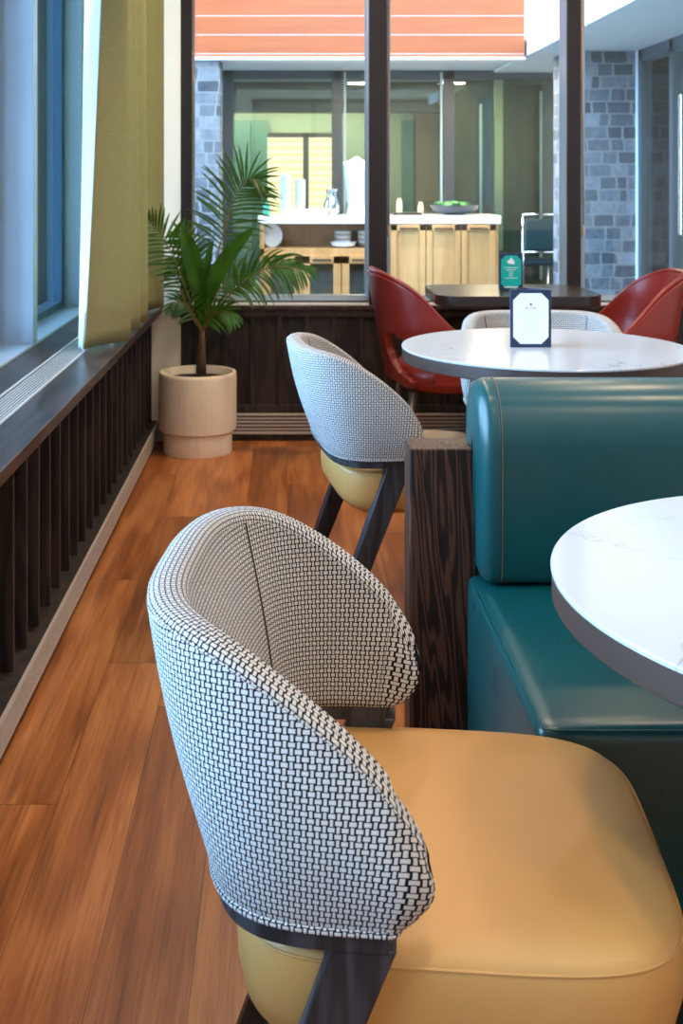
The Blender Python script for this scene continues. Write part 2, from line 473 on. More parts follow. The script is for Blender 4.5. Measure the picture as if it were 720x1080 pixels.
# ================================================================== tub chairs
RIM = [(-.30, .781), (-.25, .780), (-.21, .775), (-.165, .762), (-.12, .739), (-.069, .706), (-.03, .674), (0, .643), (.036, .594)]
def smoothrim(x):
    return sum(lerpt(RIM, x + d) for d in (-.024, -.012, 0, .012, .024)) / 5
def upath(a, bb, tip, n, N=40):
    pts = []
    for k in range(200):
        al = (1 - k / 199) * math.pi / 2
        pts.append((-a * abs(math.cos(al))**(2/n) if k else 0.0, 0))
    # half path from centre back to the tip (positive y)
    half = []
    for k in range(241):
        al = k / 240 * math.pi / 2
        half.append(Vector((-a * math.cos(al)**(2/n), bb * math.sin(al)**(2/n))))
    for k in range(1, 41): half.append(Vector((tip * k / 40, bb - .006 * k / 40)))
    full = [Vector((p.x, -p.y)) for p in half[::-1]] + half[1:]
    return full
def resample(path, N):
    d = [0]
    for a, c in zip(path, path[1:]): d.append(d[-1] + (c - a).length)
    out = []; j = 0
    for k in range(N + 1):
        s = d[-1] * k / N
        while j < len(d) - 2 and d[j+1] < s: j += 1
        w = (s - d[j]) / max(1e-9, d[j+1] - d[j]); out.append(path[j].lerp(path[j+1], w))
    return out, d[-1]
def shell(bm, N=200):
    top, LT = resample(upath(.274, .267, .036, 3.1), N)
    bot, LB = resample(upath(.195, .258, .012, 4.0), N)
    ZB = .506; secs = []; uvv = []
    for i in range(N + 1):
        T, B = top[i], bot[i]
        tn = (top[min(i+1, N)] - top[max(i-1, 0)]).normalized(); inn = Vector((tn.y, -tn.x))   # inward
        t = abs(2*i/N - 1); e = max(0, (t - .95) / .05)
        th = .046 * math.sqrt(max(0.02, 1 - e*e*.93)); zt = smoothrim(T.x) - .012*max(0, (t-.9)/.1)**2
        if e > 0: zt = zt - .012 * (1 - math.sqrt(max(0, 1 - e*e)))
        dshift = (.046 - th) * .5
        sec = []; NV = 14
        for k in range(NV + 1):
            w = k / NV; p = B.lerp(T, w)
            bul = math.sin(math.pi * w) * .010
            z = ZB + (zt - .014 - ZB) * w
            edge = (1 - e*e*.0)
            q = p - inn * bul + inn * dshift
            if e > 0: q = q + tn * (1 if i > N/2 else -1) * (math.sin(math.pi*min(1, w*1.05))**.6 * .014 * math.sin(e*math.pi/2))
            sec.append(Vector((q.x, q.y, z)))
        p = T + inn * dshift
        for a in (30, 60, 90):
            r = .014; c = p + inn * (r * (1 - math.cos(R(a))))
            sec.append(Vector((c.x, c.y, zt - r + r*math.sin(R(a)))))
        for a in (90, 60, 30, 0):
            r = .014; c = p + inn * (th - r + r * math.cos(R(a)))
            sec.append(Vector((c.x, c.y, zt - r + r*math.sin(R(a)))))
        for k in range(NV, -1, -1):
            w = k / NV; q = B.lerp(T, w) + inn * (th + math.sin(math.pi*w) * .006) + inn * dshift
            if e > 0: q = q + tn * (1 if i > N/2 else -1) * (math.sin(math.pi*min(1, w*1.05))**.6 * .014 * math.sin(e*math.pi/2))
            sec.append(Vector((q.x, q.y, ZB + (zt - .016 - ZB) * w)))
        secs.append(sec)
        vv = [0]
        for a, c in zip(sec, sec[1:]): vv.append(vv[-1] + (c - a).length)
        vv.append(vv[-1] + .04); uvv.append(vv)
    LM = (LT + LB) / 2
    mid = N // 2
    rings(bm, secs, True, True, True, uv=lambda i, k, j: (i / N * LM, uvv[i][k] if j < 15 else (.6 + uvv[i][k] - uvv[i][15] if j < 21 else 1.2 + uvv[i][36] - uvv[i][k])))
    return secs
    rings(bm, secs, True, True, True, uv=lambda i, k, j: (i / N * LM, uvv[i][k]))
    return secs
def path_strip(bm, path, z0, z1, o0, o1, i0, i1):
    rs = []; n = len(path)
    for i in range(i0, i1 + 1):
        p = path[i]; tn = (path[min(i+1, n-1)] - path[max(i-1, 0)]).normalized(); inn = Vector((tn.y, -tn.x))
        a = p + inn * o0; c = p + inn * o1
        rs.append([Vector((a.x, a.y, z0)), Vector((a.x, a.y, z1)), Vector((c.x, c.y, z1)), Vector((c.x, c.y, z0))])
    rings(bm, rs, True, True, True)
def cushion(bm):
    prof = [(.0, .485), (.55, .484), (.85, .481), (.955, .474), (.985, .466), (.993, .460), (.998, .452), (1.0, .435), (.996, .405), (.975, .378), (.92, .363), (.5, .36), (0, .36)]
    N = 96; rs = []
    for s, z in prof[1:-1]:
        ring = []
        for k in range(N):
            a = 2*math.pi*k/N; c, sn = math.cos(a), math.sin(a)
            n = 5.0 if c > 0 else 4.0; ax = .300 if c > 0 else .170
            x = math.copysign(abs(c)**(2/n), c) * ax; y = math.copysign(abs(sn)**(2/n), sn) * .236
            zz = z
            if z < .43 and x < -.04: zz = z + min(1, max(0, (-.04 - x*s) / .146))**3 * .035 * (.43 - z) / .07
            ring.append(Vector((x*s, y*s, zz)))
        rs.append(ring)
    V = rings(bm, rs, True)
    for r, z in ((V[0], .4855), (V[-1], .36)):
        c = bm.verts.new((.04, 0, z))
        for k in range(N): bm.faces.new((r[k], r[(k+1) % N], c))
def make_chair(label):
    t = thing('tub_chair', label, 'chair', group='tweed tub chairs')
    b = BM(); secs = shell(b)
    sh = obj('backrest', b, m_weave, t, smooth=True)
    sh['label'] = 'curved black and white woven backrest'
    # piping: lower edge, outer rim and the seam of the inner back corner
    b = BM()
    tube(b, [s[0] + Vector((0, 0, .003)) for s in secs[2:-2]], .0042, 8, uvs=.0033)
    obj('lower_piping', b, m_weave, sh, smooth=True)
    b = BM(); tube(b, [s[15] + Vector((0, 0, -.001)) for s in secs[6:-6]], .0013, 6, uvs=.0021)
    obj('rim_piping', b, m_weave, sh, smooth=True)
    for i in (58, 142):
        b = BM(); tube(b, [secs[i][k] + Vector((0, 0, .0)) for k in range(21, len(secs[i]) - 1)], .0016, 6)
        obj('seam', b, m_dark, sh, smooth=True)
    b = BM(); cushion(b); c = obj('seat', b, m_tan, t, smooth=True); c['label'] = 'caramel leather seat'
    b = BM(); ring = []
    for k in range(97):
        a = 2*math.pi*k/96; cc, sn = math.cos(a), math.sin(a)
        n = 5.0 if cc > 0 else 4.0; ax = .300 if cc > 0 else .170
        ring.append(Vector((math.copysign(abs(cc)**(2/n), cc)*ax*.992, math.copysign(abs(sn)**(2/n), sn)*.236*.992, .4625)))
    tube(b, ring, .0017, 6); obj('piping', b, m_tan, c, smooth=True)
    bot, _ = resample(upath(.195, .258, .012, 4.0), 96)
    b = BM(); path_strip(b, bot, .486, .507, .004, .044, 2, 94)
    obj('frame', b, m_legw, t, bevel=.002)
    for s in (1, -1):
        b = BM(); y0, y1 = s*.214, s*.252
        def q(x, z, y): return Vector((x, y, z))
        hexa(b, [q(-.232, 0, y0), q(-.196, 0, y0), q(-.196, 0, y1), q(-.232, 0, y1)],
                [q(-.060, .490, y0), q(.004, .490, y0), q(.004, .490, y1), q(-.060, .490, y1)])
        obj('leg', b, m_legw, t, bevel=.003)
    for s in (1, -1):
        b = BM(); y0, y1 = s*.165, s*.205
        hexa(b, [q(.224, 0, y0), q(.250, 0, y0), q(.250, 0, y1), q(.224, 0, y1)],
                [q(.196, .385, y0), q(.246, .385, y0), q(.246, .385, y1), q(.196, .385, y1)])
        obj('leg', b, m_legw, t, bevel=.003)
    return t
ch1 = make_chair('nearest tweed tub chair with wide caramel leather seat, filling the foreground')
ch1.location = (.127, 1.328, 0); ch1.rotation_euler = (0, 0, R(-5.4))
dup(ch1, (.286, 3.15, 0), R(8), 'tweed tub chair with caramel seat standing just beyond the dark wood booth end')
dup(ch1, (.838, 3.60, 0), R(-90), 'tweed tub chair tucked behind the far round white table, only its rounded back showing')

# ================================================================== round tables
def round_table(loc, label):
    t = thing('round_table', label, 'table', loc, group='round white pedestal tables')
    r = .406; b = BM()
    lathe(b, [(r-.004, .7385), (r, .7395), (r, .743), (r-.0015, .745)], 128)
    top = obj('tabletop', b, m_quartz, t, smooth=True, auto=35); top['label'] = 'white veined stone top'
    b = BM(); lathe(b, [(r-.03, .704), (r-.004, .704), (r-.0015, .707), (r-.0015, .7385)], 128, cap1=True)
    obj('edge_band', b, m_edge, t, smooth=True, auto=35)
    b = BM(); lathe(b, [(.12, .700), (.12, .704)], 32); lathe(b, [(.038, .02), (.038, .70)], 32)
    obj('pedestal', b, m_dark, t, smooth=True, auto=35)
    b = BM(); lathe(b, [(.25, 0), (.25, .008), (.24, .014), (.06, .024), (.04, .04)], 64)
    obj('base', b, m_dark, t, smooth=True, auto=35)
    return t
ta = round_table((.727, 1.328, 0), 'round white stone table in the foreground beside the green booth seat')
dup(ta, (.742, 3.25, 0), R(70), 'round white stone table behind the green booth, holding the white menu stand')

# dark table by the window
t = thing('cafe_table', 'dark rectangular table with rounded corners below the back window', 'table', (.975, 4.93, 0))
b = BM(); hw, hd, rr = .345, .27, .10; poly = []
for cx, cy, a0 in ((hw-rr, hd-rr, 0), (-hw+rr, hd-rr, 90), (-hw+rr, -hd+rr, 180), (hw-rr, -hd+rr, 270)):
    for k in range(9): a = R(a0 + k*90/8); poly.append((cx + rr*math.cos(a), cy + rr*math.sin(a)))
prism(b, poly, .700, .744, 'z'); obj('tabletop', b, m_tabd, t, bevel=.003)
b = BM(); lathe(b, [(.04, .02), (.04, .70)], 24); obj('pedestal', b, m_dark, t, smooth=True, auto=35)
b = BM(); lathe(b, [(.22, 0), (.22, .01), (.05, .025)], 48); obj('base', b, m_dark, t, smooth=True, auto=35)

# ================================================================== menu stands
def text_mesh(txt, size):
    cu = bpy.data.curves.new('txt', 'FONT'); cu.body = txt; cu.size = size; cu.align_x = 'CENTER'; cu.extrude = .0002
    o = bpy.data.objects.new('txt', cu); COL.objects.link(o)
    dg = bpy.context.evaluated_depsgraph_get(); me = bpy.data.meshes.new_from_object(o.evaluated_get(dg))
    bm = BM(); bm.from_mesh(me); bpy.data.objects.remove(o); bpy.data.meshes.remove(me); bpy.data.curves.remove(cu)
    return bm
def menu(name, label, loc, rz, w, h, card_mat, parts):
    t = thing(name, label, 'menu', loc, rz, 'menu stands on the tables')
    th = .004; ap = .07
    b = bx(-w/2, w/2, -th, 0, 0, h); obj('front_panel', b, m_navy, t, bevel=.001)
    for s in (1, -1):
        ang = math.atan2(ap, w/2)
        L = math.hypot(ap, w/2); M = Matrix.Translation((s*w/2, 0, 0)) @ Matrix.Rotation(math.pi - ang if s > 0 else ang, 4, 'Z')
        b = bx(.002, L, -th/2, th/2, 0, h, M=M); obj('side_panel', b, m_navy, t, bevel=.001)
    cw, chh, k = w/2 - .008, h/2 - .010, .020
    zc = h/2
    poly = [(-cw+k, zc-chh), (cw-k, zc-chh), (cw, zc-chh+k), (cw, zc+chh-k), (cw-k, zc+chh), (-cw+k, zc+chh), (-cw, zc+chh-k), (-cw, zc-chh+k)]
    b = prism(BM(), poly, -th - .0012, -th, 'y'); c = obj('card', b, card_mat, t); 
    for nm, bm, mt in parts: obj(nm, bm, mt, c)
    return t
def up(bm, x, z, th=.0054, flat=1.0):
    M = Matrix.Translation((x, -th, z)) @ Matrix.Rotation(math.pi/2, 4, 'X')
    bmesh.ops.transform(bm, matrix=M, verts=bm.verts); return bm
w, h = .116, .164
lines = BM()
for k in range(11):
    z = .102 - k*.0066; q = .026 - .008*((k*37) % 5)/5
    box(lines, -q - .004, q + .004, -.0056, -.0050, z, z + .0012)
emb = BM(); lathe(emb, [(.0026, 0), (.0026, .0004)], 12); lathe(emb, [(.0014, 0.0), (.0014, .0006)], 12)
for a in range(6): lathe(emb, [(.0011, 0), (.0011, .0005)], 8, (.0036*math.cos(a*1.047), .0036*math.sin(a*1.047)))
menu('menu_stand', 'navy menu stand with a white card on the round table', (.742 - .046 + .003, 3.235, .745), 0, w, h, m_paper,
     [('lettering', up(text_mesh('BEL  POSH', .0068), 0, .1095), m_ink), ('emblem', up(emb, 0, .1225), m_ink), ('text_lines', lines, m_inkl)])
w, h = .103, .162
lines = BM()
for z, q in ((.0985, .029), (.0885, .021), (.079, .008), (.071, .0085), (.062, .0085), (.054, .026)):
    box(lines, -q, q, -.0056, -.0050, z, z + .0020)
bar = box(BM(), -.030, .030, -.0056, -.0050, .0140, .0180)
em = BM(); pts = [(-.014, 0), (-.017, .007), (-.014, .013), (-.006, .016), (-.002, .025), (.002, .025), (.005, .018), (.012, .013), (.014, .005), (.014, -.004), (.007, -.003), (0, -.002)]
prism(em, [(x, y) for x, y in pts], 0, .0005, 'z')
gx = xw(538.5, 4.90)
menu('menu_stand', 'navy menu stand with a teal green card on the dark table', (gx, 4.90, .744), R(2), w, h, m_teal,
     [('text_lines', lines, m_paper), ('text_band', bar, m_paper), ('emblem', up(em, 0, .118), m_paper)])

# ================================================================== booth
t = thing('booth_bench', 'bottle green leather booth bench with a dark oak end board', 'bench', (.36, 2.2, 0))
ox, oy = .36, 2.2
XE = 2.5
b = bx(xw(432, 2.2) - ox, XE - ox, 0, .10, 0, .700)
pn = obj('wood_board', b, m_oakd, t, bevel=.004); pn['label'] = 'dark stained oak board with open grain'
def rbox(bm, x0, x1, y0, y1, z0, z1, bulge=.012, nx=3, ny=16, nz=12, n=9.0):
    # cushion like block: a rounded box with swelling faces
    cx, cy, cz = (x0+x1)/2, (y0+y1)/2, (z0+z1)/2; hx, hy, hz = (x1-x0)/2, (y1-y0)/2, (z1-z0)/2
    r = .020
    bmesh.ops.create_cube(bm, size=2)
    bmesh.ops.subdivide_edges(bm, edges=bm.edges[:], cuts=23, use_grid_fill=True)
    for v in bm.verts:
        def sp(c, hh):                   # concentrate the vertices near the edges
            s = math.copysign(1, c); a = abs(c)
            return s * (1 - (1-a)**1.9) * hh
        p = Vector((sp(v.co.x, hx), sp(v.co.y, hy), sp(v.co.z, hz)))
        core = Vector((max(-hx+r, min(hx-r, p.x)), max(-hy+r, min(hy-r, p.y)), max(-hz+r, min(hz-r, p.z))))
        d = p - core
        if d.length > 1e-6: p = core + d.normalized() * r
        ux, uy, uz = p.x/hx, p.y/hy, p.z/hz
        f = bulge
        sst = lambda t: max(0, min(1, t))**2 * (3 - 2*max(0, min(1, t)))
        p.z += f * (1-ux**4) * (1-uy**2) * sst((uz - .5) / .4)
        p.x += -f * .6 * (1-uy**2) * (1-uz**2) * sst((-ux - .8) / .15)
        p.y += -f * .4 * (1-ux**4) * (1-uz**2) * sst((-uy - .6) / .3)
        v.co = p + Vector((cx, cy, cz))
    return bm
b = rbox(BM(), .351 - ox, XE - ox, 1.572 - oy, 0, .09, .462)
st = obj('seat', b, m_green, t, smooth=True)
b = BM()
e0 = .351 + .0062 - ox; f0 = 1.572 + .0062 - oy
tube(b, [(e0, -.08, .4562), (e0, f0 + .02, .4562), (e0 + .004, f0 + .004, .4562), (e0 + .02, f0, .4562), (XE - ox - .05, f0, .4562)], .0016, 6)
obj('seam', b, m_green, st, smooth=True); b = BM()
tube(b, [(e0, f0, .45), (e0 - .003, f0 - .003, .35), (e0 - .003, f0 - .003, .2), (e0, f0, .11)], .0014, 6)
obj('seam', b, m_green, st, smooth=True)
m_thread = plain('khaki thread', (.30, .29, .20), .8)
def stitches(path, pitch, half, rad):
    b = BM(); path = [Vector(q) for q in path]
    for a, c in zip(path, path[1:]):
        L = (c - a).length; k_ = max(1, int(L / pitch)); d = (c - a).normalized() * half
        for k in range(k_):
            p = a.lerp(c, (k + .5) / k_); tube(b, [p - d, p + d], rad, 4)
    return b
obj('stitching', stitches([(e0 + .0035, -.10, .4578), (e0 + .0035, f0 + .01, .4578)], .006, .0018, .0010), m_thread, st)
obj('stitching', stitches([(e0 + .01, f0 + .004, .4578), (1.2, f0 + .004, .4578)], .006, .0018, .0010), m_thread, st)
obj('plinth', bx(.40 - ox, XE - ox, 1.64 - oy, 0, 0, .092), m_dark, t)
prof = cat([(2.190, .470), (2.150, .466), (2.118, .470), (2.104, .500), (2.099, .58), (2.098, .68), (2.103, .755), (2.125, .805), (2.162, .830), (2.205, .837), (2.250, .826), (2.284, .796), (2.300, .750), (2.300, .7015)], 60)
prof = [Vector((p.x, p.y)) for p in prof]
prof += [Vector((2.26, .7012)), Vector((2.215, .7014)), Vector((2.2055, .703)), Vector((2.203, .716)), Vector((2.198, .722)), Vector((2.1935, .716)), Vector((2.1925, .69)), Vector((2.191, .58))]
n = len(prof); area = sum(prof[i].x*prof[(i+1) % n].y - prof[(i+1) % n].x*prof[i].y for i in range(n))
nor = []
for i in range(n):
    tn = (prof[(i+1) % n] - prof[i-1]).normalized(); nv = Vector((-tn.y, tn.x)); nor.append(nv if area > 0 else -nv)
rs = []
for X, ins in ((.362, .030), (.3635, .022), (.367, .014), (.372, .007), (.379, .0022), (.386, 0.0), (.398, 0.0), (.8, 0), (1.6, 0), (XE, 0)):
    ring = []
    for i, p in enumerate(prof):
        k = ins
        if i > 60: k = min(ins, .002)
        q = p + nor[i] * k
        ring.append(Vector((X - ox, q.x - oy, q.y)))
    rs.append(ring)
b = BM(); V = rings(b, rs, True)
f0_ = b.faces.new(V[0]); f1_ = b.faces.new(V[-1]); bmesh.ops.triangulate(b, faces=[f0_, f1_])
bk = obj('back_cushion', b, m_green, t, smooth=True, auto=60)
b = BM(); sp = [(.399 - ox, p.x - oy + nor[i].x*-.0004, p.y + nor[i].y*-.0004) for i, p in enumerate(prof[:61])]
tube(b, sp[3:56], .0014, 6); obj('seam', b, m_dark, bk, smooth=True)
b = BM()
pl = [Vector(q) for q in sp[3:56]]
acc = 0; last = pl[0]
for a, c in zip(pl, pl[1:]):
    L = (c - a).length; m_ = max(1, int(L / .004))
    for k in range(m_):
        p = a.lerp(c, k/m_); tv = (c - a).normalized() * .0012
        tube(b, [p - tv + Vector((.003, 0, 0)), p + tv + Vector((.003, 0, 0))], .0009, 4)
obj('stitching', b, m_thread, bk)

# ================================================================== red armchairs
REDRIM = [(0, .838), (25, .834), (45, .806), (61, .762), (72, .70), (84, .625), (99, .555), (115, .495), (128, .44)]
def red_chair(label, loc, rz):
    t = thing('red_armchair', label, 'chair', loc, rz, 'oxblood red leather armchairs')
    NA, NZ = 72, 30; A = R(128)
    def surf(a, w):                       # a: angle from the back, w: 0 seat level .. 1 rim
        c = abs(a) / A
        zt = sum(lerpt(REDRIM, math.degrees(abs(a)) + d) for d in (-8, -4, 0, 4, 8)) / 5
        z0 = .385
        z = z0 + (max(zt, z0 + .02) - z0) * w
        hgt = (z - z0) / .45
        ax = .225 + .085 * hgt; ay = .245 + .03 * min(1, hgt*2) - .03*max(0, hgt-.5)
        n = 2.3
        cx = -math.copysign(abs(math.cos(a))**(2/n), math.cos(a)) * (ax if math.cos(a) > 0 else .20)
        return Vector((cx, math.copysign(abs(math.sin(a))**(2/n), math.sin(a)) * ay, z))
    b = BM(); V = [[b.verts.new(surf(-A + 2*A*i/NA, j/NZ)) for j in range(NZ + 1)] for i in range(NA + 1)]
    for i in range(NA):
        for j in range(NZ):
            a = -A + 2*A*(i+.5)/NA; p = surf(a, (j+.5)/NZ)
            u = (abs(a) - R(44)) / R(27); v = (p.z - .478 + .0022*(math.degrees(abs(a)) - 48)) / .078
            if abs(u)**2.4 + abs(v)**2.4 < 1: continue
            b.faces.new((V[i][j], V[i+1][j], V[i+1][j+1], V[i][j+1]))
    bmesh.ops.delete(b, geom=[v for v in b.verts if not v.link_faces], context='VERTS')
    bmesh.ops.smooth_vert(b, verts=[v for v in b.verts if v.is_boundary], factor=.5, use_axis_x=True, use_axis_y=True, use_axis_z=True)
    bmesh.ops.smooth_vert(b, verts=[v for v in b.verts if v.is_boundary], factor=.5, use_axis_x=True, use_axis_y=True, use_axis_z=True)
    o = obj('backrest', b, m_red, t, smooth=True)
    s = o.modifiers.new('solid', 'SOLIDIFY'); s.thickness = .030; s.offset = 0; s.use_rim = True
    s2 = o.modifiers.new('bev', 'BEVEL'); s2.width = .009; s2.segments = 2; s2.limit_method = 'ANGLE'; s2.angle_limit = R(50)
    b = BM(); tube(b, [surf(-A + 2*A*i/NA, 1.0) + Vector((0, 0, .004)) for i in range(NA + 1)], .0085, 8)
    obj('piping', b, m_red, o, smooth=True)
    prof = [(0, .465), (.7, .462), (.9, .452), (.985, .43), (1.0, .405), (.985, .375), (.9, .352), (.6, .335), (0, .332)]
    N = 72; rs = []
    for sc, z in prof[1:-1]:
        ring = []
        for k in range(N):
            a = 2*math.pi*k/N; c, sn = math.cos(a), math.sin(a); n = 3.2 if c > 0 else 2.3
            ring.append(Vector((math.copysign(abs(c)**(2/n), c)*(.30 if c > 0 else .205)*sc, math.copysign(abs(sn)**(2/n), sn)*.235*sc, z)))
        rs.append(ring)
    b = BM(); rings(b, rs, True, True, True); obj('seat', b, m_red, t, smooth=True)
    for sx, sy in ((1, 1), (1, -1), (-1, 1), (-1, -1)):
        b = BM(); tube(b, [(sx*.155, sy*.15, .345), (sx*.215, sy*.205, 0)], [.017, .010], 12)
        obj('leg', b, m_steel, t, smooth=True)
    return t
rc = red_chair('oxblood red leather armchair at the left end of the dark table, its back towards us', (.675, 4.86, 0), R(4))
dup(rc, (1.335, 4.74, 0), R(176), 'oxblood red leather armchair at the right end of the dark table, before the stone pier')

# ================================================================== palm in its pot
PX, PY = xw(208.5, 5.12), 5.12
pot = thing('potted_palm', 'young palm with feathery green fronds in a fluted sand coloured pot', 'plant', (PX, PY, 0))
b = BM(); SEG = 336; rs = []
for r, z, fl in ((.150, 0, 0), (.152, .004, .0015), (.152, .088, .0015), (.150, .097, 0), (.158, .099, 0), (.171, .104, 0), (.173, .112, .0013), (.173, .335, .0013), (.173, .345, 0), (.173, .357, 0), (.170, .361, 0), (.158, .361, 0), (.155, .357, 0), (.153, .30, 0)):
    rs.append([Vector(((r + fl*math.cos(k*math.pi*2/4))*math.cos(2*math.pi*k/SEG), (r + fl*math.cos(k*math.pi*2/4))*math.sin(2*math.pi*k/SEG), z)) for k in range(SEG)])
rings(b, rs, True, True, False)
po = obj('pot', b, m_pot, pot, smooth=True, auto=50); po['label'] = 'sand coloured fluted pot with a recessed foot'
b = BM(); lathe(b, [(.154, .30), (.154, .325), (.10, .332), (.03, .336)], 40); obj('soil', b, m_soil, pot, smooth=True)
def pp(px, py, dy=0): p = at(px, py, PY + dy); return p - Vector((PX, PY, 0))
b = BM(); tube(b, [pp(212, 393), pp(212, 378), pp(213, 362), pp(213, 345)], [.024, .021, .016, .010], 14)
for k in range(5): 
    z = .35 + k*.028; lathe(b, [(.0215-.0015*k, z), (.0235-.0015*k, z+.003), (.0215-.0015*k, z+.006)], 14, (pp(212, 380).x, 0))
obj('trunk', b, m_trunk, pot, smooth=True)
def leaflet(bm, p, d, L, wd, droop, side):
    # a folded, tapering, drooping blade
    d = d.normalized(); n = 6; pts = []; q = p.copy(); dd = d.copy()
    for k in range(n + 1):
        pts.append(q.copy()); dd = (dd + Vector((0, 0, -droop/n))).normalized(); q = q + dd * (L/n)
    prev = None
    for k, c in enumerate(pts):
        s = k/n; wv = wd * (math.sin(math.pi * min(1, (s*.86 + .14)))**.7) if k < n else .0004
        tn = (pts[min(k+1, n)] - pts[max(k-1, 0)]).normalized(); sv = tn.cross(side)
        if sv.length < 1e-3: sv = tn.orthogonal()
        sv.normalize(); nv = sv.cross(tn)
        l, m_, r = bm.verts.new(c + sv*wv), bm.verts.new(c - nv*wv*.35), bm.verts.new(c - sv*wv)
        if prev:
            bm.faces.new((prev[0], prev[1], m_, l)); bm.faces.new((prev[1], prev[2], r, m_))
        prev = (l, m_, r)
def frond(pts, L, wd, n, droop, start=.3, spread=55, mat=None, tilt=None, rad=.005, face=Vector((0, -1, .25))):
    fr = cat(pts, 40); b = BM(); b2 = BM()
    tube(b2, fr, [rad*(1 - .75*k/40) for k in range(41)], 6)
    f = face.normalized()
    for k in range(n):
        s = start + (1-start)*(k+.5)/n; i = min(39, int(s*40)); p = fr[i].lerp(fr[i+1], s*40 - i)
        tn = (fr[i+1] - fr[i]).normalized(); sd = tn.cross(f).normalized()
        prof = (.45 + .55*math.sin(math.pi*min(1, (s-start)/(1-start)*.85 + .18)))
        ang = R(spread) * (1 - .35*(s-start)/(1-start))
        for sg in (1, -1):
            j = random.uniform(-.08, .08)
            d = tn*math.cos(ang + j) + sd*sg*math.sin(ang + j) - f*random.uniform(-.15, .25)*.6
            leaflet(b, p, d, L*prof*random.uniform(.9, 1.08), wd*(.7+.3*prof), droop*random.uniform(.7, 1.3), f)
    leaflet(b, fr[-1], (fr[-1]-fr[-2]), L*.45, wd, droop, f)
    o = obj('frond', b, mat or m_leaf, pot, smooth=True)
    obj('stalk', b2, m_stem, o, smooth=True)
    return o
def blade(pts, wd, mat):
    fr = cat(pts, 24); b = BM(); rs = []
    f = Vector((0, -1, .3)).normalized()
    for k, p in enumerate(fr):
        s = k/24; w_ = wd * max(.03, math.sin(math.pi*min(1, s*.95))**.75) if s > .02 else .003
        tn = (fr[min(k+1, 24)] - fr[max(k-1, 0)]).normalized(); sd = tn.cross(f).normalized(); nv = sd.cross(tn)
        rs.append([p + sd*w_*u - nv*(.25*w_*(1-abs(u)) - .04*w_*math.cos(u*14)) for u in (-1, -.75, -.5, -.25, 0, .25, .5, .75, 1)])
    rings(b, rs, False); return obj('leaf', b, mat, pot, smooth=True)
c0 = (212, 352)
frond([pp(*c0), pp(203, 325, -.01), pp(194, 300, -.03), pp(183, 272, -.06), pp(170, 248, -.10), pp(155, 232, -.15)], .155, 0.0061, 17, .55, .42, 58)
frond([pp(213, 350), pp(221, 310, .01), pp(228, 275, .02), pp(237, 240, .02), pp(248, 208, 0), pp(260, 190, -.03), pp(274, 190, -.07)], .215, 0.0059, 26, .55, .38, 60, m_leafd)
frond([pp(214, 350), pp(226, 330, -.03), pp(243, 310, -.08), pp(262, 294, -.13), pp(283, 283, -.17), pp(303, 282, -.19), pp(322, 286, -.2)], .17, 0.0053, 24, 1.35, .36, 52)
frond([pp(212, 350), pp(219, 338, -.06), pp(228, 330, -.10), pp(238, 329, -.14), pp(247, 336, -.16)], .115, .0065, 12, 1.1, .15, 50)
frond([pp(212, 350), pp(205, 335, -.05), pp(197, 322, -.10), pp(188, 318, -.14), pp(180, 325, -.16)], .10, .006, 11, 1.0, .2, 50, m_leafd)
frond([pp(213, 348), pp(224, 318, .03), pp(236, 300, .05), pp(249, 290, .06), pp(262, 288, .06)], .13, .0065, 15, .8, .25, 55)
frond([pp(212, 348), pp(206, 310, .04), pp(203, 285, .06), pp(198, 262, .08), pp(190, 245, .09)], .15, .007, 16, .7, .3, 55, m_leafd)
frond([pp(212, 350), pp(200, 330, .03), pp(190, 305, .04), pp(184, 290, .03), pp(180, 280, 0)], .10, .006, 11, .8, .3, 55)
blade([pp(213, 345), pp(211, 315, -.04), pp(206, 285, -.07), pp(198, 258, -.09), pp(193, 244, -.10)], .040, m_leaf)
blade([pp(213, 345), pp(219, 315, -.04), pp(231, 285, -.07), pp(248, 260, -.10), pp(266, 242, -.12)], .036, m_leaf)
blade([pp(213, 345), pp(214, 310, -.02), pp(218, 280, -.03), pp(224, 255, -.03)], .020, m_leafd)

# ================================================================== curtain
cu = thing('curtain', 'olive beige linen curtain hanging in folds beside the left window', 'curtain', (-.62, 4.5, .64))
hem = [(-.680, 3.856), (-.62, 4.00), (-.557, 4.125), (-.575, 4.19), (-.625, 4.26), (-.585, 4.37), (-.556, 4.43), (-.60, 4.49), (-.640, 4.53), (-.575, 4.59), (-.552, 4.635), (-.60, 4.70), (-.68, 4.76), (-.72, 4.85), (-.66, 4.97), (-.585, 5.08), (-.545, 5.13), (-.565, 5.20), (-.62, 5.245)]
topp = [(-.672, 4.20), (-.625, 4.21), (-.583, 4.235), (-.595, 4.27), (-.64, 4.31), (-.600, 4.40), (-.578, 4.44), (-.62, 4.50), (-.66, 4.53), (-.590, 4.59), (-.565, 4.635), (-.61, 4.70), (-.68, 4.76), (-.72, 4.85), (-.66, 4.97), (-.585, 5.08), (-.545, 5.13), (-.565, 5.20), (-.62, 5.245)]
ret_b = [(-.705, 3.885), (-.680, 3.856)]; ret_t = [(-.752, 4.29), (-.715, 4.235), (-.672, 4.20)]
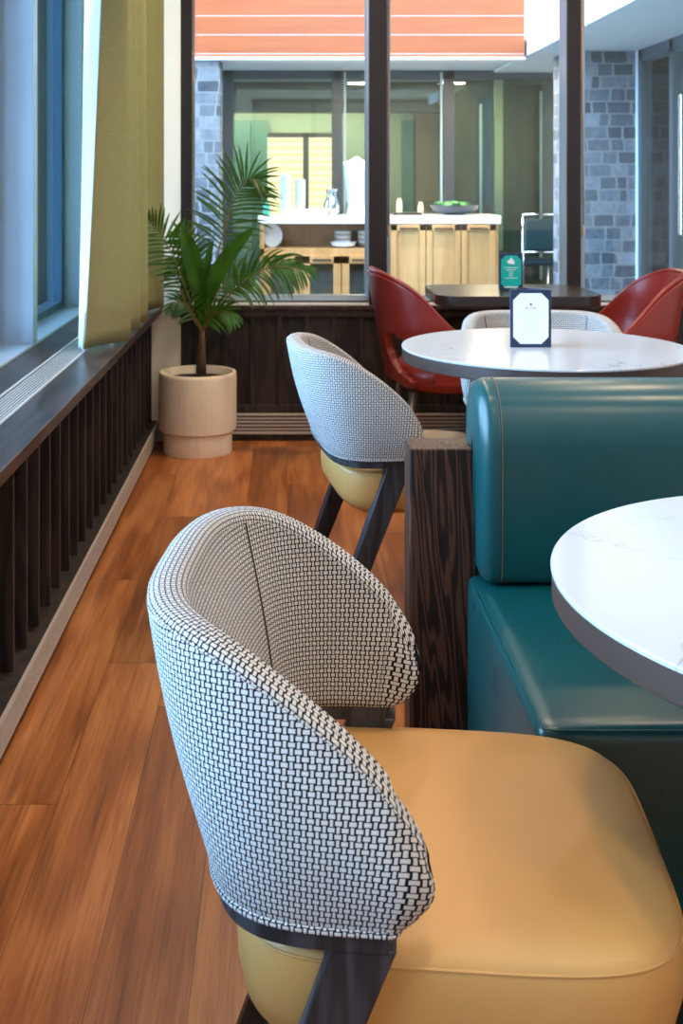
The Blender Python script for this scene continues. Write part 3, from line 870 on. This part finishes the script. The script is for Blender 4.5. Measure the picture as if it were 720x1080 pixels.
def drape(hb, tp, z0, z1, off=0.0, NP=150, NZ=40):
    H = cat([(x, y, 0) for x, y in hb], NP); T = cat([(x, y, 0) for x, y in tp], NP); rs = []
    for j in range(NZ + 1):
        z = z0 + (z1 - z0)*j/NZ; w_ = min(1, max(0, (z - .64)/1.35)); w_ = w_**.85
        row = []
        for k in range(NP + 1):
            p = H[k].lerp(T[k], w_)
            if off:
                tn = (H[min(k+1, NP)] - H[max(k-1, 0)]).normalized(); p = p + Vector((-tn.y, tn.x, 0))*off
            flare = .012*math.sin(k*.21)*max(0, 1 - (z - .64)/.35) if NP > 20 else 0
            row.append(Vector((p.x + .62 + flare*.4, p.y - 4.5, z - .64 + (.004*math.sin(k*.35) if j == 0 else 0))))
        rs.append(row)
    b = BM(); rings(b, rs, False); return b
o = obj('panel', drape(hem, topp, .645, 2.70), m_curt, cu, smooth=True)
o.modifiers.new('s', 'SOLIDIFY').thickness = .0015
h2 = obj('hem', drape(hem, topp, .648, .765, .005, NZ=6), m_curt, o, smooth=True)
h2.modifiers.new('s', 'SOLIDIFY').thickness = .0015
o = obj('lining', drape(ret_b, ret_t, .645, 2.70, NP=14), m_lin, cu, smooth=True); o['label'] = 'bright white lining at the turned edge'
o.modifiers.new('s', 'SOLIDIFY').thickness = .0015
obj('curtain_track', bx(-.12, .08, -1.0, .75, 2.06, 2.085), m_alu, cu)

# blind wands at the back window
for px, y1 in ((409.5, 250), (615, 249)):
    lab = 'thin orange blind wand hanging beside the middle window post' if px < 500 else 'thin orange blind wand hanging beside the right window post'
    t = thing('blind_wand', lab, 'blind wand', (xw(px, YB + .11), YB + .11, zw(y1, YB + .11)), 0, 'blind wands of the back window')
    b = BM(); tube(b, [(0, 0, .05), (-.012 if px > 500 else 0, 0, 2.40 - zw(y1, YB + .11))], .0035, 8); obj('rod', b, plain('orange beech', (.62, .36, .17), .5), t, smooth=True)
    b = BM(); lathe(b, [(.003, 0), (.007, .005), (.007, .045), (.003, .055)], 12); obj('grip', b, plain('pale grip', (.72, .6, .45), .5), t, smooth=True)

# ================================================================== courtyard and the wing across it
struct('courtyard', bx(-9, 9, 5.55, 22, -.12, -.02), m_grey)
FY = 11.3; SZ = 2.29
bl = thing('courtyard_wing', 'glazed wing with orange cedar boards across the courtyard', 'building', (.5, 10.0, 0))
def P(name, bm, mat, par=None, **k):
    bmesh.ops.translate(bm, vec=(-.5, -10.0, 0), verts=bm.verts)
    return obj(name, bm, mat, par or bl, **k)
P('cedar_siding', bx(xw(120, 9.75), xw(553, 9.75), 9.75, 9.95, zw(60, 9.75), 4.2), m_siding)
P('flashing', bx(xw(120, 9.74), xw(554, 9.74), 9.735, 9.96, zw(63, 9.74), zw(60, 9.74)), plain('pinkish flashing', (.78, .66, .62), .5))
P('stone_wall', bx(-3.0, xw(232, 9.8), 9.80, 10.2, -.02, SZ), m_stone)
P('stone_pier', bx(xw(600, 9.4), xw(670, 9.4), 9.40, 9.95, -.02, SZ), m_stone)
b = bx(2.08, 6.5, 6.2, 14.2, SZ, SZ + .14); box(b, -3.5, 2.08, 9.96, 14.2, SZ + .02, SZ + .16)
P('canopy', b, plain('pale soffit', (.60, .62, .60), .8))
# facade frames and header
b = BM()
for p0, p1 in ((233, 246), (350, 361), (468, 479), (586, 600)): box(b, xw(p0, FY), xw(p1, FY), FY, FY + .10, -.02, SZ + .02)
box(b, xw(233, FY), xw(612, FY), FY, FY + .10, zw(83, FY), SZ + .02)
P('facade_frame', b, plain('slate frame', (.028, .036, .046), .5, .1))
for p0, p1 in ((240, 355), (355, 473), (473, 593)):
    P('pane', bx(xw(p0, FY), xw(p1, FY), FY + .04, FY + .055, 0, zw(79, FY)), m_glassf)
for p in (363.5, 465): P('edge_trim', bx(xw(p, FY) - .010, xw(p, FY) + .012, FY - .015, FY, 0, SZ), plain('pale teal trim', (.26, .36, .40), .5))
# right hand return with its glass door
b = BM()
for a, c in ((9.30, 9.40), (8.55, 8.63), (7.2, 7.3), (6.2, 6.3)): box(b, 2.915, 2.99, a, c, -.02, SZ)
box(b, 2.915, 2.99, 6.2, 9.4, SZ - .10, SZ); box(b, 2.915, 2.99, 6.2, 9.4, -.02, .12)
P('door_frame', b, plain('slate door frame', (.03, .04, .05), .5, .1))
P('door_glass', bx(2.945, 2.957, 6.2, 9.4, .1, SZ - .08), m_glassf)
P('edge_trim', bx(2.90, 2.914, 9.375, 9.402, -.02, SZ), plain('pale trim', (.70, .78, .82), .4))
b = BM(); tube(b, [(2.90, 8.35, 1.85), (2.90, 8.35, .82)], .012, 8); P('door_handle', b, m_chrome)
# inside of the wing
P('hall_floor', bx(-3, 2.9, 9.96, 14.2, -.02, 0), plain('grey carpet', (.12, .13, .14), .9))
P('hall_back_wall', bx(-3, 6, 14.0, 14.15, 0, SZ + .02), plain('sage plaster', (.15, .18, .15), .85))
P('hall_left_wall', bx(-1.6, -1.5, FY + .12, 14.0, 0, SZ + .02), m_stone)
P('hall_beam', bx(-1.5, 3.0, 12.6, 12.9, 1.98, SZ + .02), plain('tan beam', (.20, .15, .085), .8))
PY2 = 11.7
P('partition', bx(xw(479, PY2), xw(620, PY2), PY2, PY2 + .1, 0, SZ + .02), wood_mat('khaki panel', (.06, .045, .022), (.09, .068, .036), (.12, .09, .05), 'z', .8, .5, 4))
P('dark_door', bx(xw(503, PY2), xw(519, PY2), PY2 - .02, PY2, zw(215, PY2), zw(102, PY2)), plain('dark teal door', (.03, .06, .08), .4))
P('door_post', bx(xw(520.5, PY2), xw(529, PY2), PY2 - .06, PY2, .5, zw(84, PY2)), plain('cream post', (.60, .52, .32), .7))
P('light_strip', bx(xw(505, PY2), xw(507.5, PY2), PY2 - .04, PY2 - .02, zw(225, PY2), zw(110, PY2)), m_alu)
P('light_strip', bx(xw(568.5, PY2), xw(571, PY2), PY2 - .03, PY2, .2, zw(96, PY2)), m_alu)
BY = 13.9
b = BM()
for p0, p1 in ((273, 279.5), (319.5, 325.5), (352, 358)): box(b, xw(p0, BY), xw(p1, BY), BY, BY + .06, .5, zw(141, BY))
box(b, xw(273, BY), xw(358, BY), BY, BY + .06, zw(145, BY), zw(140, BY))
wf = P('hall_window_frame', b, m_frame)
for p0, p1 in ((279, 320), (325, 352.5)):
    P('hall_window_glow', bx(xw(p0, BY), xw(p1, BY), BY + .03, BY + .06, .5, zw(145, BY)), m_window_glow)
for p0, p1 in ((196, 214), (215, 232), (424, 436), (462, 470)):
    P('hall_panel', bx(xw(p0+50, 13.9) if p0 < 300 else xw(p0, 13.9), xw(p1+50, 13.9) if p0 < 300 else xw(p1, 13.9), 13.88, 14.0, 0, 1.95), plain('dark green panel', (.03, .085, .075), .5))
P('hall_panel', bx(xw(437, 13.9), xw(462, 13.9), 13.9, 14.0, 0, 2.1), plain('brown panel', (.12, .085, .05), .6))

# buffet units
CY = 10.55
def buffet(label, p0, p1, open_shelf):
    xa, xb = xw(p0, CY), xw(p1, CY); zt = zw(236, CY); wd = xb - xa
    t = thing('buffet_cabinet', label, 'cabinet', (xa, CY, 0), 0, 'oak buffet cabinets across the courtyard')
    b = BM(); box(b, -.02, wd + .02, -.02, .60, zt, zt + .075)
    top = obj('worktop', b, plain('white worktop', (.82, .84, .86), .3), t, bevel=.004)
    b = BM(); box(b, 0, .04, 0, .58, 0, zt); box(b, wd-.04, wd, 0, .58, 0, zt); box(b, 0, wd, .54, .58, 0, zt); box(b, 0, wd, 0, .58, 0, .05)
    if open_shelf:
        z2 = zw(266, CY); box(b, 0, wd, 0, .58, z2 - .04, z2 + .035); box(b, 0, wd, 0.2, .56, .52, .54)
    obj('body', b, m_oak, t, bevel=.003)
    zd = zw(270, CY) if open_shelf else zt - .008
    nd = 3; dw = (wd - .05) / nd
    for k in range(nd):
        x0 = .025 + k*dw + .004; x1 = x0 + dw - .008; b = BM(); s = .07 if open_shelf else .055
        box(b, x0, x0+s, -.022, 0, .06, zd); box(b, x1-s, x1, -.022, 0, .06, zd); box(b, x0, x1, -.022, 0, zd-s, zd); box(b, x0, x1, -.022, 0, .06, .06+s)
        if open_shelf: box(b, x0, x1, -.018, 0, .50, .53)
        else: box(b, x0 + s, x1 - s, -.010, 0, .06 + s, zd - s)
        d = obj('door', b, m_oak, t, bevel=.002, seg=1)
        if open_shelf: obj('pane', bx(x0 + s, x1 - s, -.012, -.008, .06 + s, zd - s), m_glassf, d)
        xm = (x0 + x1)/2; b = bx(xm - .085, xm + .085, -.045, -.030, zd - .042, zd - .028); box(b, xm - .075, xm - .065, -.035, -.02, zd - .042, zd - .028); box(b, xm + .065, xm + .075, -.035, -.02, zd - .042, zd - .028)
        obj('handle', b, m_dark, d)
    return t, xa, xb, zt + .075
_, xa, xb, ZT = buffet('oak buffet cabinet with open shelf and glass doors across the courtyard', 274, 404, True)
_, xc, xd, _ = buffet('oak buffet cabinet with three solid panelled doors across the courtyard', 409, 525.5, False)
def lob(name, label, catg, prof, px, Y, z, mat, seg=28, group=None):
    b = BM(); lathe(b, prof, seg); o = obj(name, b, mat, None, smooth=True, auto=45, loc=(xw(px, Y), Y, z)); return tag(o, label, catg, group)
IY = CY + .24
cup = None
for px, nk, lab, grp in ((301, 13, 'pale paper cup in the taller, left stack on the far buffet', 'cups of the left stack'), (316.5, 11, 'pale paper cup in the shorter, right stack on the far buffet', 'cups of the right stack')):
    for k in range(nk):
        if cup is None:
            cup = lob('paper_cup', lab, 'cup', [(.036, 0), (.050, .105), (.053, .108), (.050, .111), (.046, .108), (.034, .008)], px, IY, ZT, m_cuppap, 20, grp)
        else:
            o = cup.copy(); COL.objects.link(o); o.location = (xw(px, IY), IY, ZT + k*.0225); o['label'] = lab; o['group'] = grp
lob('pitcher', 'shiny steel pitcher between the cup stacks and the drink dispenser', 'pitcher', [(.045, 0), (.075, .03), (.082, .09), (.055, .16), (.045, .20), (.062, .245), (.055, .245), (.04, .20)], 350, IY, ZT, m_chrome)
dz = thing('drink_dispenser', 'tall clear drink dispenser with a lid on the far buffet', 'dispenser', (xw(376, IY), IY, ZT))
b = BM(); lathe(b, [(.09, 0), (.10, .01), (.085, .10)], 28); obj('stand', b, m_china, dz, smooth=True, auto=40)
b = BM(); lathe(b, [(.085, .10), (.10, .13), (.125, .42), (.125, .47)], 28); obj('jar', b, plain('frosted water', (.62, .72, .82), .15), dz, smooth=True, auto=40)
b = BM(); lathe(b, [(.13, .47), (.13, .50), (.05, .525), (.02, .55)], 28); obj('lid', b, m_china, dz, smooth=True, auto=40)
b = BM(); tube(b, [(0, -.10, .16), (0, -.15, .16), (0, -.15, .13)], .012, 8); obj('tap', b, m_chrome, dz, smooth=True)
tr = thing('cup_tray', 'low white tray in front of the paper cups on the far buffet', 'tray', (xw(322, CY + .11), CY + .11, ZT))
b = BM(); box(b, -.20, .20, -.07, .05, 0, .012); box(b, -.20, .20, -.075, -.065, 0, .06); box(b, -.20, -.19, -.07, .05, 0, .06); box(b, .19, .20, -.07, .05, 0, .06)
obj('tray', b, m_china, tr, bevel=.002)
lob('soap_bottle', 'small green bottle at the left end of the far buffet', 'bottle', [(.028, 0), (.03, .01), (.03, .09), (.012, .115), (.012, .14), (.016, .15)], 281, IY - .1, ZT, plain('green plastic', (.03, .40, .30), .3))
shz = zw(266, CY) + .035
for k in range(6):
    for px, nm in ((369.5, 'left'), (386, 'right')):
        tag(lob('bowl', '', '', [(.04, 0), (.075, .02), (.085, .04), (.080, .04), (.05, .012)], px - (8 if nm == 'left' else 0), CY + .26, shz + k*.022, m_china if k % 2 else plain('sand glaze', (.55, .45, .33), .4)), 'banded bowl of the %s stack on the open shelf of the far buffet' % nm, 'bowl', 'bowls in the %s stack' % nm)
lob('bowl', 'low white bowl in front of the stacks on the open shelf of the far buffet', 'bowl', [(.06, 0), (.11, .02), (.12, .055), (.11, .055), (.06, .015)], 362, CY + .12, shz, m_china)
b = BM(); lathe(b, [(.09, 0), (.095, .006), (.09, .012)], 28, M=Matrix.Rotation(R(82), 4, 'X') @ Matrix.Scale(1.2, 4, (0, 1, 0)))
tag(obj('plate', b, m_china, None, smooth=True, auto=45, loc=(xw(287, CY + .2), CY + .2, shz + .11)), 'pale oval plate leaning at the left of the open shelf', 'plate')
lob('serving_bowl', 'dark wide bowl of salad on the right far buffet', 'bowl', [(.08, 0), (.20, .04), (.235, .095), (.225, .095), (.19, .045)], 479, CY + .22, ZT, plain('dark glaze', (.03, .05, .075), .3), 36)
b = BM()
for k in range(30):
    a = random.uniform(0, 6.28); r = random.uniform(0, .16); M = Matrix.Translation((r*math.cos(a), r*math.sin(a), random.uniform(.0, .03))) @ Matrix.Rotation(random.uniform(-.8, .8), 4, 'X') @ Matrix.Rotation(random.uniform(0, 6), 4, 'Z')
    bmesh.ops.create_icosphere(b, subdivisions=1, radius=.05, matrix=M @ Matrix.Scale(.4, 4, (0, 0, 1)))
tag(obj('salad', b, plain('salad green', (.06, .24, .07), .5, 0, .7, 40), None, loc=(xw(479, CY + .22), CY + .22, ZT + .085)), 'green salad leaves in the dark bowl', 'salad', None, 'stuff')
b = BM(); box(b, -.13, .13, -.09, .09, 0, .02); box(b, -.14, .14, -.10, .10, .018, .026)
tag(obj('serving_tray', b, m_dark, None, bevel=.003, loc=(xw(429, CY + .16), CY + .16, ZT)), 'flat black tray on the right far buffet', 'tray')
for px, hh, lab in ((421, .135, 'taller cream bottle behind the black tray'), (443.5, .10, 'shorter cream bottle left of the salad bowl')):
    lob('bottle', lab, 'bottle', [(.028, 0), (.03, .006), (.03, hh - .02), (.02, hh), (.02, hh + .02)], px, CY + .42, ZT, plain('cream bottle', (.66, .55, .36), .5), 20)
# chrome framed chair in the far hall
hc = thing('hall_chair', 'dark teal chair with chrome frame beside the far buffet', 'chair', (xw(565, 10.75), 10.75, 0))
b = BM(); box(b, -.14, .14, -.16, -.12, .56, .86); obj('backrest', b, plain('teal vinyl', (.006, .028, .034), .4), hc, bevel=.02)
b = BM(); box(b, -.15, .15, -.14, .2, .42, .48); obj('seat', b, plain('teal vinyl seat', (.006, .024, .03), .4), hc, bevel=.02)
b = BM()
for s in (-1, 1): tube(b, [(s*.155, -.14, 0), (s*.155, -.14, .90)], .011, 8); tube(b, [(s*.155, .2, 0), (s*.155, .2, .44)], .011, 8)
tube(b, [(-.155, -.14, .90), (.155, -.14, .90)], .011, 8); tube(b, [(-.155, -.16, .55), (.155, -.16, .55)], .009, 8)
obj('frame', b, m_chrome, hc, smooth=True)
# plain metal clad return outside the left window
struct('wall_outside', bx(-4.5, -1.12, 6.0, 6.2, -.02, 4.2), plain('slate cladding', (.55, .62, .70), .5, 0, .12, 1.5))

# ================================================================== light
SKY, SKY_LEFT, LAMP, HALL = 5.0, 14.5, 6.0, 30.0
w = bpy.data.worlds.new('sky'); SC.world = w; w.use_nodes = True
bg = w.node_tree.nodes['Background']; 
N_ = w.node_tree.nodes; tc = N_.new('ShaderNodeTexCoord'); sx_ = N_.new('ShaderNodeSeparateXYZ'); w.node_tree.links.new(tc.outputs['Generated'], sx_.inputs[0])
sk = (S(w.node_tree, sx_.outputs[0]) * -1).step(.0, .95) * SKY_LEFT + (S(w.node_tree, sx_.outputs[1]) * -1).step(-.75, .2) * (SKY - 1.7) + 1.7
w.node_tree.links.new(sk.k, bg.inputs[1])
mxn = N_.new('ShaderNodeMix'); mxn.data_type = 'RGBA'; mxn.inputs[6].default_value = (.88, .93, 1.0, 1); mxn.inputs[7].default_value = (.38, .64, 1.0, 1)
w.node_tree.links.new((S(w.node_tree, sx_.outputs[0]) * -1).step(-.3, .6).k, mxn.inputs[0]); w.node_tree.links.new(mxn.outputs[2], bg.inputs[0])
def area(name, loc, rot, sx, sy, e, col, portal=False, spread=180):
    l = bpy.data.lights.new(name, 'AREA'); l.shape = 'RECTANGLE'; l.size = sx; l.size_y = sy; l.energy = e; l.color = col
    l.spread = R(spread)
    if portal: l.cycles.is_portal = True
    o = bpy.data.objects.new(name, l); COL.objects.link(o); o.location = loc; o.rotation_euler = rot; return o
area('portal_left', (XG - .05, 1.35, 1.57), (0, R(-90), 0), 1.85, 7.8, 1, (1, 1, 1), True)
area('portal_back', (2.0, YB + .24, 1.55), (R(-90), 0, 0), 5.0, 1.8, 1, (1, 1, 1), True)
ceil_ob = bpy.data.objects['ceiling']
for x in (.1, 1.3, 2.7):
    for y in (-1.2, .4, 1.9, 3.3, 4.55):  # last row added and run stronger to brighten the pot and column
        l = bpy.data.lights.new('downlight', 'AREA'); l.shape = 'DISK'; l.size = .16; l.energy = LAMP * ((2.4 if x < .5 else 1.3) if y > 4 else 1); l.color = (1.0, .74, .46); l.spread = R(150)
        o = bpy.data.objects.new('downlight', l); COL.objects.link(o); o.location = (x, y, ZC - .012)
        b = BM(); lathe(b, [(.085, -.004), (.105, -.010), (.11, 0.0)], 32, cap0=False, cap1=False)
        q = obj('downlight_trim', b, m_white, ceil_ob, smooth=True); q.location = (x, y, ZC)
for x, y in ((.835, 10.22), (1.83, 10.22), (-.6, 13.3), (.1, 13.3), (.8, 13.3), (1.4, 11.55)):  # second is a real lamp, the others hidden fill added to brighten the hall
    l = bpy.data.lights.new('hall_lamp_or_fill', 'AREA'); l.shape = 'DISK'; l.size = .3; l.energy = HALL * (1.6 if y > 12 else .5 if y > 11 else 1.5); l.color = (1.0, .76, .48)
    o = bpy.data.objects.new('hall_lamp_or_fill', l); COL.objects.link(o); o.location = (x, y, SZ - .01)

# ================================================================== camera
cam = bpy.data.cameras.new('camera'); co = bpy.data.objects.new('camera', cam); COL.objects.link(co); SC.camera = co
co.location = (0, 0, EYE); co.rotation_euler = (R(90), 0, 0)
cam.sensor_fit = 'VERTICAL'; cam.sensor_height = 36; cam.sensor_width = 24; cam.lens = 36 * F / 1080
cam.shift_x = (360 - VX) / 1080; cam.shift_y = -(540 - HY) / 1080
cam.clip_start = .05; cam.clip_end = 200
cam.dof.use_dof = True; cam.dof.focus_distance = 1.75; cam.dof.aperture_fstop = 11.0
vs = SC.view_settings; vs.view_transform = 'Standard'; vs.look = 'None'; vs.gamma = 1; vs.use_curve_mapping = False; vs.exposure = 0.28
cy = SC.cycles; cy.use_denoising = True; cy.max_bounces = 10; cy.diffuse_bounces = 5; cy.transparent_max_bounces = 16; cy.sample_clamp_indirect = 6
try: cy.caustics_reflective = False; cy.caustics_refractive = False
except Exception: pass
